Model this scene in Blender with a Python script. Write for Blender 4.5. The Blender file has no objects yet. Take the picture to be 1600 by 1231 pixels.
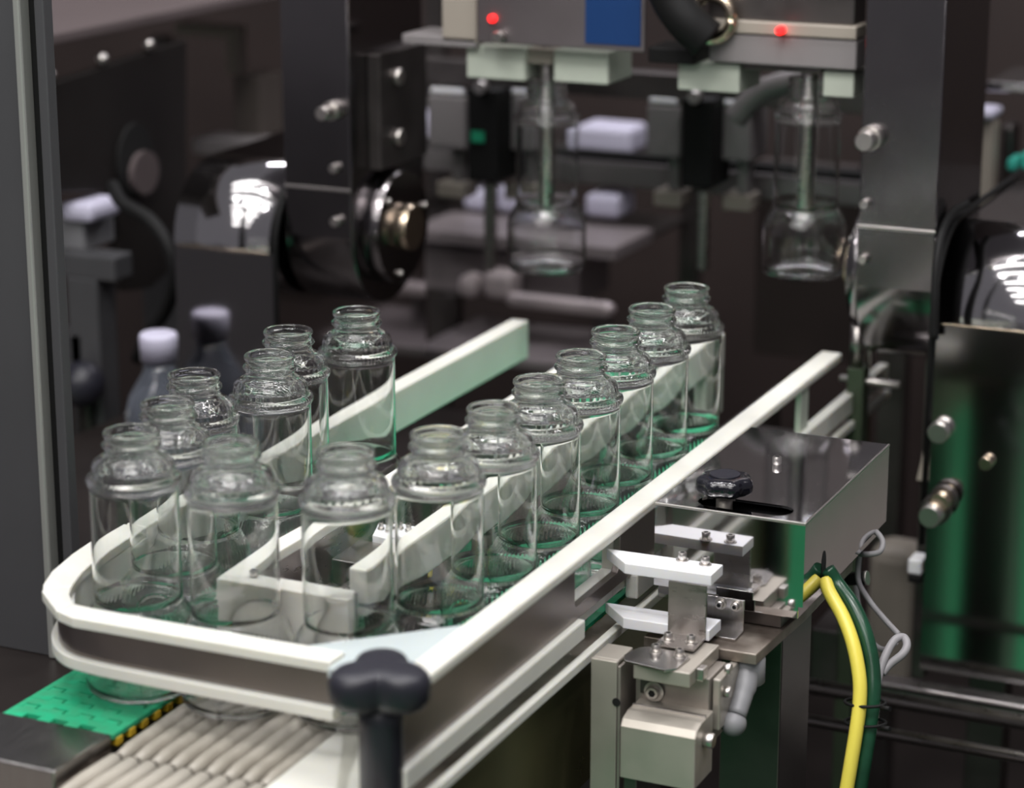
import bpy, bmesh, math, random
from mathutils import Vector, Matrix
random.seed(7)
S = bpy.context.scene
COL = S.collection

# ------------------------------------------------------------------ camera
FPX = 3800.0
PITCH = math.radians(15.8); YAW = math.radians(24.6)
FW = Vector((-math.sin(YAW)*math.cos(PITCH), math.cos(YAW)*math.cos(PITCH), -math.sin(PITCH)))
RT = Vector((math.cos(YAW), math.sin(YAW), 0.0))
UP = RT.cross(FW)
CAM = Vector((0.576, -1.1571, 0.5395))
cd = bpy.data.cameras.new('camera'); cam = bpy.data.objects.new('camera', cd); COL.objects.link(cam)
cam.matrix_world = Matrix.Translation(CAM) @ Matrix((RT, UP, -FW)).transposed().to_4x4()
cd.sensor_width = 36.0; cd.lens = 36.0*FPX/1600.0; cd.clip_start = 0.05; cd.clip_end = 60
cd.dof.use_dof = True; cd.dof.focus_distance = 1.52; cd.dof.aperture_fstop = 5.0; cd.dof.aperture_blades = 0
S.camera = cam

# ------------------------------------------------------------------ world, lamps, exposure
w = bpy.data.worlds.new('world'); S.world = w; w.use_nodes = True
bg = w.node_tree.nodes['Background']; bg.inputs[0].default_value = (0.62, 0.60, 0.66, 1); bg.inputs[1].default_value = 0.27
S.view_settings.view_transform = 'Standard'; S.view_settings.look = 'None'
S.view_settings.gamma = 1; S.view_settings.use_curve_mapping = False
S.view_settings.exposure = -0.1
S.cycles.max_bounces = 28; S.cycles.transmission_bounces = 26; S.cycles.glossy_bounces = 10
S.cycles.diffuse_bounces = 4; S.cycles.use_denoising = True; S.cycles.sample_clamp_indirect = 30.0
S.cycles.caustics_reflective = False; S.cycles.caustics_refractive = True

def lamp(name, loc, target, sx, sy, power, col=(1, 0.97, 0.94)):
    l = bpy.data.lights.new(name, 'AREA'); l.shape = 'RECTANGLE'; l.size = sx; l.size_y = sy
    l.energy = power; l.color = col
    o = bpy.data.objects.new(name, l); COL.objects.link(o); o.location = loc
    o.rotation_euler = (Vector(target)-Vector(loc)).to_track_quat('-Z', 'Y').to_euler()
    return o
lamp('hall_lamp', (0.3, -1.1, 2.4), (0, 0.1, 0), 1.2, 0.6, 22)
lamp('hall_lamp', (0.0, -3.2, 3.0), (0, -3.2, 0), 2.5, 0.5, 40)
for y, z, p in ((0.50, 1.75, 8), (0.10, 1.95, 8), (-0.45, 2.1, 8), (-1.3, 2.3, 10), (-2.0, 2.3, 12), (-3.0, 2.3, 14), (-4.4, 2.3, 16)):
    lamp('tube_lamp', (0.0, y, z), (0.0, y*0.6, 0), 3.2, 0.07, p, (1, 0.98, 0.97))
for i, (x, y) in enumerate([(-0.6, 0.30), (-0.15, 0.55), (0.2, 0.25), (0.75, 0.45), (-0.3, -0.5), (0.25, -0.75), (1.0, -0.5), (-1.0, -0.3)]):
    lamp('spot_lamp', (x, y, 1.65), (x*0.5, 0.2, 0), 0.09, 0.09, 3.2, (1, 0.98, 1))
lamp('background_fill', (-0.25, 1.35, 0.95), (-0.1, 0.9, 0.1), 0.8, 0.05, 5.0, (0.95, 0.93, 1))  # added fill to brighten the dark background machinery

# ------------------------------------------------------------------ helpers
def _d(x, y): return FW*FPX + RT*(x-800.0) - UP*(y-615.5)
def az(x, y, z): d = _d(x, y); return CAM + d*((z-CAM.z)/d.z)       # point of plane z seen there
def ay(x, y, Y): d = _d(x, y); return CAM + d*((Y-CAM.y)/d.y)
def ax(x, y, X): d = _d(x, y); return CAM + d*((X-CAM.x)/d.x)

def B(): return bmesh.new()
def box(bm, x0, x1, y0, y1, z0, z1, bev=0.0, seg=2):
    vs = [bm.verts.new((x, y, z)) for x in (x0, x1) for y in (y0, y1) for z in (z0, z1)]
    q = [(0,1,3,2), (4,6,7,5), (0,4,5,1), (2,3,7,6), (0,2,6,4), (1,5,7,3)]
    fs = [bm.faces.new([vs[i] for i in f]) for f in q]
    if bev > 0:
        es = list({e for f in fs for e in f.edges})
        bmesh.ops.bevel(bm, geom=es, offset=bev, segments=seg, profile=0.5, affect='EDGES')
    return bm
def prism(bm, pts, a, b, axis='z', bev=0.0):
    """extrude a polygon between a and b along an axis; pts are the two other coordinates in order"""
    def P(p, t):
        if axis == 'z': return (p[0], p[1], t)
        if axis == 'x': return (t, p[0], p[1])
        return (p[0], t, p[1])
    lo = [bm.verts.new(P(p, a)) for p in pts]; hi = [bm.verts.new(P(p, b)) for p in pts]
    n = len(pts)
    fl = bm.faces.new(lo); fh = bm.faces.new(hi[::-1])
    for i in range(n):
        bm.faces.new([lo[i], hi[i], hi[(i+1) % n], lo[(i+1) % n]])
    bmesh.ops.recalc_face_normals(bm, faces=bm.faces[:])
    if bev > 0:
        es = list({e for f in (fl, fh) for e in f.edges})
        bmesh.ops.bevel(bm, geom=es, offset=bev, segments=2, profile=0.5, affect='EDGES')
    return bm
def tube(bm, pts, r, seg=12, cap=True):
    pts = [Vector(p) for p in pts]; rs = r if isinstance(r, (list, tuple)) else [r]*len(pts)
    rings = []; prev = None
    for i, p in enumerate(pts):
        t = (pts[min(i+1, len(pts)-1)]-pts[max(i-1, 0)]).normalized()
        if prev is None:
            a = Vector((0, 0, 1)) if abs(t.z) < 0.9 else Vector((1, 0, 0))
            u = t.cross(a).normalized()
        else:
            u = (prev - t*prev.dot(t)).normalized()
        v = t.cross(u); prev = u
        rings.append([bm.verts.new(p + (u*math.cos(2*math.pi*k/seg)+v*math.sin(2*math.pi*k/seg))*rs[i]) for k in range(seg)])
    for i in range(len(rings)-1):
        for k in range(seg):
            f = bm.faces.new([rings[i][k], rings[i][(k+1) % seg], rings[i+1][(k+1) % seg], rings[i+1][k]]); f.smooth = True
    if cap:
        bm.faces.new(rings[0][::-1]); bm.faces.new(rings[-1])
    return bm
def cyl(bm, p0, p1, r, seg=24, bev=0.0):
    p0 = Vector(p0); p1 = Vector(p1); d = (p1-p0).normalized()
    if bev > 0:
        return tube(bm, [p0, p0+d*1e-5, p0+d*bev, p1-d*bev, p1-d*1e-5, p1], [r-bev, r-bev, r, r, r-bev, r-bev], seg)
    return tube(bm, [p0, p1], r, seg)
def spline(pts, n=8):
    pts = [Vector(p) for p in pts]; P = [pts[0]*2-pts[1]]+pts+[pts[-1]*2-pts[-2]]; out = []
    for i in range(1, len(P)-2):
        for k in range(n):
            t = k/n; a, b, c, d = P[i-1], P[i], P[i+1], P[i+2]
            out.append(0.5*((2*b)+(c-a)*t+(2*a-5*b+4*c-d)*t*t+(3*b-a-3*c+d)*t**3))
    out.append(pts[-1]); return out
def lathe(bm, prof, c=(0, 0, 0), seg=48, rib=None, closed=False):
    rings = []
    for j, (r, z) in enumerate(prof):
        if r < 1e-6:
            rings.append([bm.verts.new((c[0], c[1], c[2]+z))]); continue
        a, n = (rib[j] if rib and j in rib else (0, 1))
        rings.append([bm.verts.new((c[0]+(r+a*math.cos(n*2*math.pi*k/seg))*math.cos(2*math.pi*k/seg),
                                    c[1]+(r+a*math.cos(n*2*math.pi*k/seg))*math.sin(2*math.pi*k/seg), c[2]+z)) for k in range(seg)])
    for j in range(len(rings)-1):
        A, Bq = rings[j], rings[j+1]
        for k in range(seg):
            k2 = (k+1) % seg
            if len(A) == 1: f = bm.faces.new([A[0], Bq[k2], Bq[k]])
            elif len(Bq) == 1: f = bm.faces.new([A[k], A[k2], Bq[0]])
            else: f = bm.faces.new([A[k], A[k2], Bq[k2], Bq[k]])
            f.smooth = True
    return bm
def worldloc(o):
    v = Vector((0, 0, 0))
    while o: v += o.location; o = o.parent
    return v
def obj(name, bm, m, parent=None, origin=None, smooth=False):
    """link one mesh object; its vertices are given in world coordinates"""
    me = bpy.data.meshes.new(name)
    base = worldloc(parent) if parent else Vector((0, 0, 0))
    if origin is None:
        if parent: org = Vector((0, 0, 0))
        else:
            cs = [v.co for v in bm.verts]
            org = Vector(((min(c.x for c in cs)+max(c.x for c in cs))/2, (min(c.y for c in cs)+max(c.y for c in cs))/2, min(c.z for c in cs)))
    else: org = Vector(origin)-base
    bmesh.ops.translate(bm, verts=bm.verts[:], vec=-(base+org))
    bmesh.ops.recalc_face_normals(bm, faces=bm.faces[:])
    if smooth:
        for f in bm.faces: f.smooth = True
    bm.to_mesh(me); bm.free(); me.materials.append(m)
    o = bpy.data.objects.new(name, me); COL.objects.link(o); o.parent = parent; o.location = org
    return o
def tag(o, label=None, cat=None, group=None, kind=None):
    if label: o['label'] = label
    if cat: o['category'] = cat
    if group: o['group'] = group
    if kind: o['kind'] = kind
    return o
def thing(name, label, cat, loc, group=None):
    o = bpy.data.objects.new(name, None); COL.objects.link(o); o.location = loc; o.empty_display_size = 0.01
    return tag(o, label, cat, group)
def dup(root, loc, label):
    r = root.copy(); COL.objects.link(r); r.location = loc; r['label'] = label
    for ch in list(root.children):
        c = ch.copy(); COL.objects.link(c); c.parent = r
        for g in list(ch.children):
            d = g.copy(); COL.objects.link(d); d.parent = c
    return r

# ------------------------------------------------------------------ materials
def mat(name, col, rough=0.5, metal=0.0, var=0.0, vscale=40, bump=0.0, bscale=200, stretch=None, sss=0.0, col2=None, spec=0.5, coat=0.0):
    m = bpy.data.materials.new(name); m.use_nodes = True; nt = m.node_tree; b = nt.nodes['Principled BSDF']
    b.inputs['Base Color'].default_value = (*col, 1); b.inputs['Roughness'].default_value = rough
    b.inputs['Metallic'].default_value = metal; b.inputs['Specular IOR Level'].default_value = spec
    if coat: b.inputs['Coat Weight'].default_value = coat
    if sss:
        b.inputs['Subsurface Weight'].default_value = sss; b.inputs['Subsurface Radius'].default_value = (0.006, 0.005, 0.003)
        b.inputs['Subsurface Scale'].default_value = 1.0
    tc = nt.nodes.new('ShaderNodeTexCoord'); mp = nt.nodes.new('ShaderNodeMapping')
    nt.links.new(tc.outputs['Object'], mp.inputs[0])
    if stretch: mp.inputs['Scale'].default_value = stretch
    if var or col2:
        n = nt.nodes.new('ShaderNodeTexNoise'); n.inputs['Scale'].default_value = vscale; n.inputs['Detail'].default_value = 5
        nt.links.new(mp.outputs[0], n.inputs['Vector'])
        r = nt.nodes.new('ShaderNodeValToRGB'); nt.links.new(n.outputs['Fac'], r.inputs[0])
        c2 = col2 or tuple(max(0, c*(1-var)) for c in col)
        r.color_ramp.elements[0].position = 0.35; r.color_ramp.elements[0].color = (*c2, 1)
        r.color_ramp.elements[1].position = 0.62; r.color_ramp.elements[1].color = (*col, 1)
        nt.links.new(r.outputs[0], b.inputs['Base Color'])
        if metal > 0.5:
            mr = nt.nodes.new('ShaderNodeMapRange'); nt.links.new(n.outputs['Fac'], mr.inputs[0])
            mr.inputs[3].default_value = rough*0.7; mr.inputs[4].default_value = rough*1.4
            nt.links.new(mr.outputs[0], b.inputs['Roughness'])
    if bump:
        n2 = nt.nodes.new('ShaderNodeTexNoise'); n2.inputs['Scale'].default_value = bscale; n2.inputs['Detail'].default_value = 3
        nt.links.new(mp.outputs[0], n2.inputs['Vector'])
        bp = nt.nodes.new('ShaderNodeBump'); bp.inputs['Strength'].default_value = bump; bp.inputs['Distance'].default_value = 0.001
        nt.links.new(n2.outputs['Fac'], bp.inputs['Height']); nt.links.new(bp.outputs[0], b.inputs['Normal'])
    return m
M = {}
M['white'] = mat('white_polyethylene', (0.76, 0.755, 0.69), 0.42, var=0.05, vscale=30, bump=0.08, bscale=400, sss=0.25)
M['bright'] = mat('bright_white_plastic', (0.86, 0.86, 0.88), 0.4, sss=0.2)
M['pale'] = mat('pale_green_white_plastic', (0.50, 0.54, 0.46), 0.5)
M['aqua'] = mat('translucent_white_sheet', (0.50, 0.56, 0.56), 0.35, sss=0.3)
M['steel'] = mat('brushed_steel', (0.47, 0.44, 0.42), 0.28, 1, var=0.05, vscale=60, bump=0.04, bscale=300, stretch=(1, 1, 6))
M['steel_x'] = mat('brushed_steel_along', (0.50, 0.48, 0.47), 0.22, 1, var=0.12, vscale=60, bump=0.05, bscale=500, stretch=(12, 1, 1))
M['guide_steel'] = mat('dull_guide_steel', (0.30, 0.265, 0.25), 0.33, 1, var=0.10, vscale=18, bump=0.05, bscale=600)
M['mirror'] = mat('polished_steel', (0.62, 0.61, 0.62), 0.055, 1, var=0.06, vscale=25, bump=0.015, bscale=60)
M['dirty'] = mat('stained_steel', (0.34, 0.30, 0.26), 0.4, 0.8, col2=(0.13, 0.10, 0.08), vscale=35)
M['dark_steel'] = mat('dark_steel', (0.16, 0.145, 0.14), 0.35, 0.9, var=0.3, vscale=20)
M['alu'] = mat('warm_cast_aluminium', (0.52, 0.48, 0.42), 0.38, 0.55, var=0.08, vscale=50)
M['clamp'] = mat('warm_clamp_steel', (0.42, 0.38, 0.34), 0.38, 0.6, var=0.10, vscale=50)
M['brass'] = mat('warm_plated_metal', (0.60, 0.50, 0.38), 0.25, 1)
M['bolt'] = mat('bolt_steel', (0.62, 0.59, 0.56), 0.33, 1)
M['black'] = mat('black_plastic', (0.018, 0.018, 0.026), 0.4, bump=0.1, bscale=300)
M['gloss_black'] = mat('glossy_black_plastic', (0.006, 0.006, 0.010), 0.12, bump=0.25, bscale=350, coat=0.5)
M['rubber'] = mat('black_rubber', (0.008, 0.008, 0.008), 0.6, spec=0.2)
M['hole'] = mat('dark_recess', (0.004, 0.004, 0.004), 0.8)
M['post'] = mat('grey_anodised_aluminium', (0.10, 0.10, 0.105), 0.45, 0.4, var=0.08, vscale=8)
M['post_edge'] = mat('bright_anodised_edge', (0.42, 0.43, 0.40), 0.4, 0.5)
M['green'] = mat('green_belt_plastic', (0.02, 0.45, 0.22), 0.36, col2=(0.05, 0.36, 0.18), vscale=90)
M['green_dark'] = mat('green_metal_sheet', (0.02, 0.30, 0.16), 0.4)
M['yellow'] = mat('yellow_hinge_plastic', (0.65, 0.42, 0.03), 0.4)
M['rod'] = mat('cream_roller_plastic', (0.50, 0.47, 0.41), 0.4, col2=(0.34, 0.31, 0.26), vscale=60, stretch=(1, 0.15, 1))
M['ytube'] = mat('yellow_hose', (0.80, 0.68, 0.10), 0.3)
M['gtube'] = mat('dark_green_hose', (0.008, 0.045, 0.022), 0.22, col2=(0.015, 0.08, 0.04), vscale=30)
M['gcable'] = mat('grey_cable', (0.30, 0.29, 0.30), 0.5)
M['lever'] = mat('light_grey_plastic', (0.24, 0.24, 0.25), 0.45)
M['housing'] = mat('polished_housing_steel', (0.60, 0.585, 0.59), 0.10, 1, var=0.06, vscale=6)
M['arm'] = mat('satin_arm_steel', (0.24, 0.225, 0.23), 0.17, 1, var=0.15, vscale=8, bump=0.02, bscale=30)
M['brown'] = mat('dark_brown_panel', (0.030, 0.020, 0.018), 0.5, var=0.2, vscale=5)
M['deck'] = mat('dark_deck_plate', (0.030, 0.024, 0.022), 0.35, 0.3, var=0.3, vscale=9)
M['plate_dark'] = mat('dark_side_plate', (0.045, 0.040, 0.038), 0.35, 0.6, var=0.2, vscale=6)
M['carpet'] = mat('green_carpet', (0.015, 0.24, 0.09), 0.95, var=0.25, vscale=60)
M['hallfloor'] = mat('beige_hall_floor', (0.34, 0.30, 0.27), 0.5, var=0.15, vscale=3)
M['shelf'] = mat('pinkish_grey_paint', (0.13, 0.105, 0.105), 0.4, var=0.1, vscale=8)
M['shelf2'] = mat('mauve_grey_metal', (0.27, 0.235, 0.24), 0.35, 0.2, var=0.2, vscale=12)
M['panel'] = mat('brushed_front_sheet', (0.24, 0.21, 0.215), 0.42, 0.7, var=0.25, vscale=5)
M['pink_highlight'] = mat('painted_pink_highlight', (0.62, 0.54, 0.54), 0.35, 0.2)  # specular highlights put into a pale base colour
M['grey_block'] = mat('grey_gripper_block', (0.27, 0.25, 0.25), 0.5, 0.2)
M['lav'] = mat('lavender_white_plastic', (0.62, 0.60, 0.74), 0.5)
M['beige'] = mat('beige_metal', (0.36, 0.32, 0.27), 0.5)
M['blue'] = mat('painted_blue_reflection', (0.012, 0.045, 0.15), 0.3)
M['olive'] = mat('olive_reflecting_panel', (0.20, 0.185, 0.09), 0.3, 0.7, var=0.2, vscale=15)
M['teal'] = mat('teal_plastic', (0.05, 0.45, 0.36), 0.4)
m = bpy.data.materials.new('clear_glass'); m.use_nodes = True; b = m.node_tree.nodes['Principled BSDF']
b.inputs['Base Color'].default_value = (0.985, 0.995, 0.99, 1); b.inputs['Roughness'].default_value = 0.0
b.inputs['IOR'].default_value = 1.45; b.inputs['Transmission Weight'].default_value = 1.0; M['glass'] = m
m = bpy.data.materials.new('smoky_clear_plastic'); m.use_nodes = True; b = m.node_tree.nodes['Principled BSDF']
b.inputs['Base Color'].default_value = (0.45, 0.5, 0.6, 1); b.inputs['Roughness'].default_value = 0.1
b.inputs['Transmission Weight'].default_value = 0.85; M['plastic'] = m
m = bpy.data.materials.new('red_signal_light'); m.use_nodes = True; b = m.node_tree.nodes['Principled BSDF']
b.inputs['Base Color'].default_value = (1, 0.02, 0.02, 1); b.inputs['Emission Color'].default_value = (1, 0.01, 0.01, 1)
b.inputs['Emission Strength'].default_value = 4; M['red'] = m

def bolt(parent, p, r=0.0028, h=0.0045, axis='z', washer=True, name='bolt'):
    """socket head cap screw with washer and hex recess, standing on point p along the axis"""
    p = Vector(p); d = {'z': Vector((0, 0, 1)), '-y': Vector((0, -1, 0)), 'x': Vector((1, 0, 0))}[axis]
    bm = B()
    if washer: cyl(bm, p, p+d*0.0007, r*1.45, 20)
    cyl(bm, p+d*0.0007, p+d*h, r, 20, bev=r*0.15)
    o = obj(name, bm, M['bolt'], parent)
    bm = B(); cyl(bm, p+d*(h-0.0002), p+d*(h+0.0001), r*0.55, 6)
    obj('hex_socket', bm, M['hole'], o)
    return o

# ------------------------------------------------------------------ the setting
bm = B(); box(bm, -6, 6, -6, 5, -0.92, -0.90); tag(obj('floor', bm, M['hallfloor']), kind='structure')
for xa_, xb_, lab_ in ((-0.80, 0.55, 'green carpet on the hall floor in front of the machine'), (1.05, 3.0, 'green carpet on the hall floor to the right of the machine')):  # gap between the green pieces is shaped for the reflection in the box
    bm = B(); box(bm, xa_, xb_, -5.5, -0.3, -0.8998, -0.894); tag(obj('carpet', bm, M['carpet']), lab_, 'carpet')
bm = B(); box(bm, -1.6, 2.4, 1.62, 1.66, -0.90, 1.1); tag(obj('wall_back', bm, M['brown']), kind='structure')
t = thing('machine_table', 'dark steel machine table carrying the conveyors and housings', 'machine table', (0.2, 0.7, -0.90))
bm = B(); box(bm, -1.6, 2.4, -0.20, 1.61, -0.62, -0.60, 0.002); obj('table_top', bm, M['deck'], t)
for x in (-1.5, 2.3):
    for y in (-0.15, 1.5):
        bm = B(); box(bm, x-0.04, x+0.04, y-0.04, y+0.04, -0.90, -0.62, 0.003); obj('leg', bm, M['dark_steel'], t)

bm = B(); box(bm, -6, -1.95, -6, -0.3, -0.8998, -0.894); tag(obj('carpet', bm, M['deck']), 'added unseen dark sheet on the hall floor, darkening the left housing reflection', 'carpet')  # unseen dark area added so the left housing mirrors something dark
# ------------------------------------------------------------------ belts
def belt(x0, x1, y0, y1, label):
    root = thing('conveyor_belt', label, 'conveyor belt', ((x0+x1)/2, y0, 0))
    pitch = 0.0127; tabw = 0.0082; sp = 0.0182; tl = 0.0040; n = int((y1-y0)/pitch); cache = {}
    nt = int((x1-x0)/sp)
    for i in range(n):
        ph = (i % 2)
        if ph not in cache:
            # comb outline: tabs on the far side, notches on the near side offset by half a pitch
            far, near = [(x0, pitch-0.00025)], [(x0, 0.0)]
            off_f = 0.004 + (sp/2 if ph else 0); off_n = 0.004 + (0 if ph else sp/2)
            for k in range(nt+1):
                a = x0+off_f+k*sp
                if a+tabw < x1-0.002: far += [(a, pitch-0.00025), (a, pitch+tl), (a+tabw, pitch+tl), (a+tabw, pitch-0.00025)]
                a = x0+off_n+k*sp
                if a+tabw < x1-0.002: near += [(a-0.0003, 0.0), (a-0.0003, tl+0.0014), (a+tabw+0.0012, tl+0.0014), (a+tabw+0.0012, 0.0)]
            far.append((x1, pitch-0.00025)); near.append((x1, 0.0))
            bm = B(); prism(bm, [(x, y+y0) for x, y in near+far[::-1]], -0.0026, 0.0)
            o = obj('belt_link', bm, M['green'], root, origin=((x0+x1)/2, y0, 0)); o.location = (0, 0, 0); cache[ph] = o; o.location.y = i*pitch
            bm = B(); box(bm, x1-0.006, x1+0.0008, y0+0.0025, y0+0.0085, -0.0075, -0.0028, 0.0006)
            p = obj('hinge_knuckle', bm, M['yellow'], root, origin=((x0+x1)/2, y0, 0)); p.location.y = i*pitch; cache[ph, 'k'] = p
        else:
            for key in (ph, (ph, 'k')):
                c = cache[key].copy(); COL.objects.link(c); c.parent = root; c.location.y = i*pitch
    bm = B(); box(bm, x0+0.004, x1-0.004, y0+0.002, y1-0.004, -0.012, -0.0088); obj('wear_strip', bm, M['dirty'], root)
    return root
belt(-0.204, -0.131, -0.1345, 0.70, 'green plastic link belt on the left under the incoming bottles')
belt(-0.033, 0.040, -0.055, 0.53, 'green plastic link belt on the right under the long row of bottles')

# transfer rollers between the belts
t = thing('transfer_roller_bed', 'row of cream plastic transfer rods between the two green belts', 'roller bed', (-0.08, -0.1, -0.012))
for ya, yb in ((-0.1450, -0.0200), (-0.2050, -0.1490)):
    src = None
    for i in range(9):
        x = -0.1205+i*0.0112
        if src is None:
            bm = B(); tube(bm, [(x, ya, -0.0072), (x, ya+0.0005, -0.0072), (x, ya+0.012, -0.0072), (x, (ya+yb)/2, -0.0072), (x, yb-0.0005, -0.0072), (x, yb, -0.0072)],
                           [0.0024, 0.0034, 0.0048, 0.0053, 0.0046, 0.0036], 14)
            src = obj('roller_rod', bm, M['rod'], t, origin=(x, ya, -0.0072))
            bm = B(); cyl(bm, (x, ya-0.0035, -0.0072), (x, ya+0.001, -0.0072), 0.0016, 10); pin = obj('axle_pin', bm, M['dark_steel'], src)
        else:
            c = src.copy(); COL.objects.link(c); c.parent = t; c.location.x = src.location.x + i*0.0112
            d = pin.copy(); COL.objects.link(d); d.parent = c
bm = B(); box(bm, -0.1295, -0.030, -0.209, -0.014, -0.018, -0.0105, 0.001); obj('tray', bm, M['dirty'], t)
# conveyor frames
t = thing('conveyor_stand', 'stained steel conveyor frame under the right belt with pale edge strip', 'conveyor frame', (0, 0.2, -0.05))
bm = B(); box(bm, 0.0415, 0.053, -0.20, 0.72, -0.0062, -0.0012, 0.0004); obj('top_flange', bm, M['dirty'], t)
bm = B(); box(bm, 0.0532, 0.0585, -0.20, 0.72, -0.0068, -0.0006, 0.0008); obj('edge_strip', bm, M['white'], t)
bm = B(); box(bm, 0.040, 0.043, -0.20, 0.72, -0.10, -0.0066); obj('side_plate', bm, M['olive'], t)  # yellow reflection is put into this plate's olive colour
bm = B(); box(bm, -0.038, -0.035, -0.01, 0.72, -0.10, -0.0066); obj('side_plate', bm, M['dark_steel'], t)
for y in (-0.1, 0.25, 0.62):
    bm = B(); box(bm, -0.035, 0.040, y, y+0.02, -0.09, -0.02, 0.001); obj('cross_member', bm, M['dark_steel'], t)
for y in (-0.02, 0.3, 0.6):
    bm = B(); box(bm, -0.02, 0.02, y, y+0.03, -0.60, -0.09, 0.001); obj('leg', bm, M['dark_steel'], t)
t = thing('conveyor_stand', 'dark steel conveyor frame under the left belt', 'conveyor frame', (-0.17, 0.2, -0.05))
bm = B(); box(bm, -0.2085, -0.2055, -0.134, 0.72, -0.10, -0.003); obj('side_plate', bm, M['dark_steel'], t)
bm = B(); box(bm, -0.1305, -0.1297, -0.010, 0.72, -0.10, -0.012); obj('side_plate', bm, M['dark_steel'], t)
for y in (-0.12, 0.25, 0.62):
    bm = B(); box(bm, -0.2055, -0.1305, y, y+0.02, -0.09, -0.02, 0.001); obj('cross_member', bm, M['dark_steel'], t)
for y in (-0.1, 0.3, 0.6):
    bm = B(); box(bm, -0.19, -0.15, y, y+0.03, -0.60, -0.09, 0.001); obj('leg', bm, M['dark_steel'], t)
bm = B(); box(bm, -0.52, -0.131, -0.19, -0.1365, -0.035, 0.0015, 0.001)
tag(obj('cross_bar', bm, M['steel_x']), 'flat grey steel bar across the near end of the left green belt', 'steel bar')
bm = B(); prism(bm, [(-0.0240, -0.0420), (-0.0220, -0.2060), (0.030, -0.206), (0.0395, -0.200), (0.0395, -0.058), (-0.028, -0.058)], -0.0045, -0.0005, bev=0.0006)
tag(obj('dead_plate', bm, M['white']), 'white plastic plate low at the near end of the right belt, beside the cream rods', 'plate')
bm = B(); box(bm, -0.62, -0.2110, -0.13, 0.75, -0.085, -0.075, 0.001)
tag(obj('drip_tray', bm, M['deck']), 'black tray left of the left belt, under the door post', 'tray')

# ------------------------------------------------------------------ outer bottle guide
IN = 0.0                      # guide outline on the inner side
def arc(cx, cy, r, a0, a1, n):
    return [(cx+r*math.cos(math.radians(a0+(a1-a0)*k/n)), cy+r*math.sin(math.radians(a0+(a1-a0)*k/n))) for k in range(n+1)]
inner = [(-0.207, 0.585), (-0.207, 0.10), (-0.206, 0.02), (-0.2035, -0.025)] + [(-0.200, -0.050), (-0.193, -0.073), (-0.1835, -0.090), (-0.172, -0.1015), (-0.158, -0.1065), (-0.12, -0.1085), (-0.001, -0.1085)]
def offset(pts, d):
    out = []
    for i, p in enumerate(pts):
        a = Vector(pts[max(i-1, 0)]); c = Vector(pts[min(i+1, len(pts)-1)]); t_ = (c-a).normalized()
        n = Vector((t_.y, -t_.x)); out.append((p[0]+n.x*d, p[1]+n.y*d))
    return out
def band(pts, d0, d1, z0, z1, bev=0.0006):
    """wall of constant section following a path, between two offsets"""
    A = offset(pts, d0); Cc = offset(pts, d1); bm = B()
    prism(bm, A+Cc[::-1], z0, z1, bev=bev); return bm
# which side is outside: the path runs from the far left towards the viewer and then right, so outside is the negative offset
def sub(p0, p1): return inner[p0:p1]
g = thing('bottle_guide', 'outer bottle guide, white strips on a grey-brown band, curving round the near left corner', 'guide rail', (-0.1, -0.1, 0.02))
OUT = 1
def spl2(pts, n=5):
    return [(v.x, v.y) for v in spline([(p[0], p[1], 0) for p in pts], n)]
curve = spl2(inner[2:])
# left straight rail: deep white beam
bm = B(); box(bm, -0.2215, -0.207, 0.02, 0.585, 0.030, 0.061, 0.0010); obj('guide_beam', bm, M['white'], g)
# the curved top strip is made of three pieces butted together, with open seams
for poly in ([(-.2070,.019),(-.2035,-.025),(-.2009,-.0424),(-.1965,-.0625),(-.1884,-.0850),(-.1997,-.0972),(-.2050,-.0890),(-.2129,-.0694),(-.2195,-.039),(-.2225,-.0126),(-.2225,.019)],
             [(-.1881,-.0858),(-.1821,-.0968),(-.1712,-.1080),(-.1740,-.1210),(-.1985,-.0995),(-.1996,-.0981)],
             [(-.1705,-.1084),(-.158,-.1093),(-.12,-.1095),(-.001,-.1085),(-.001,-.1245),(-.12,-.1258),(-.1600,-.1262),(-.1732,-.1213)]):
    bm = B(); prism(bm, poly, 0.0548, 0.061, bev=0.0007); obj('top_strip', bm, M['white'], g)
obj('inner_lining', band(curve, OUT*0.0003, OUT*0.0052, 0.0300, 0.0544, bev=0), M['white'], g)
obj('steel_band', band(curve, OUT*0.0055, OUT*0.0100, 0.034, 0.0543, bev=0.0003), M['guide_steel'], g)
low = spl2([(-0.200, 0.02), (-0.2000, -0.035), (-0.1955, -0.065), (-0.186, -0.086), (-0.172, -0.0985), (-0.155, -0.1045), (-0.12, -0.1065), (-0.014, -0.1065)])
low = curve
obj('bottom_strip', band(low, OUT*0.0053, OUT*0.0140, 0.0265, 0.0337, bev=0.0008), M['white'], g)
# white triangular corner infill, level with the strips
bm = B(); prism(bm, [(-0.0290, -0.1080), (0.0375, -0.0420), (0.0375, -0.128), (-0.0004, -0.128), (-0.0004, -0.1080)], 0.0535, 0.0590, bev=0.0004)
tag(obj('corner_plate', bm, M['aqua']), 'pale translucent triangular plate closing the near corner of the guide', 'plate')

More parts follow.
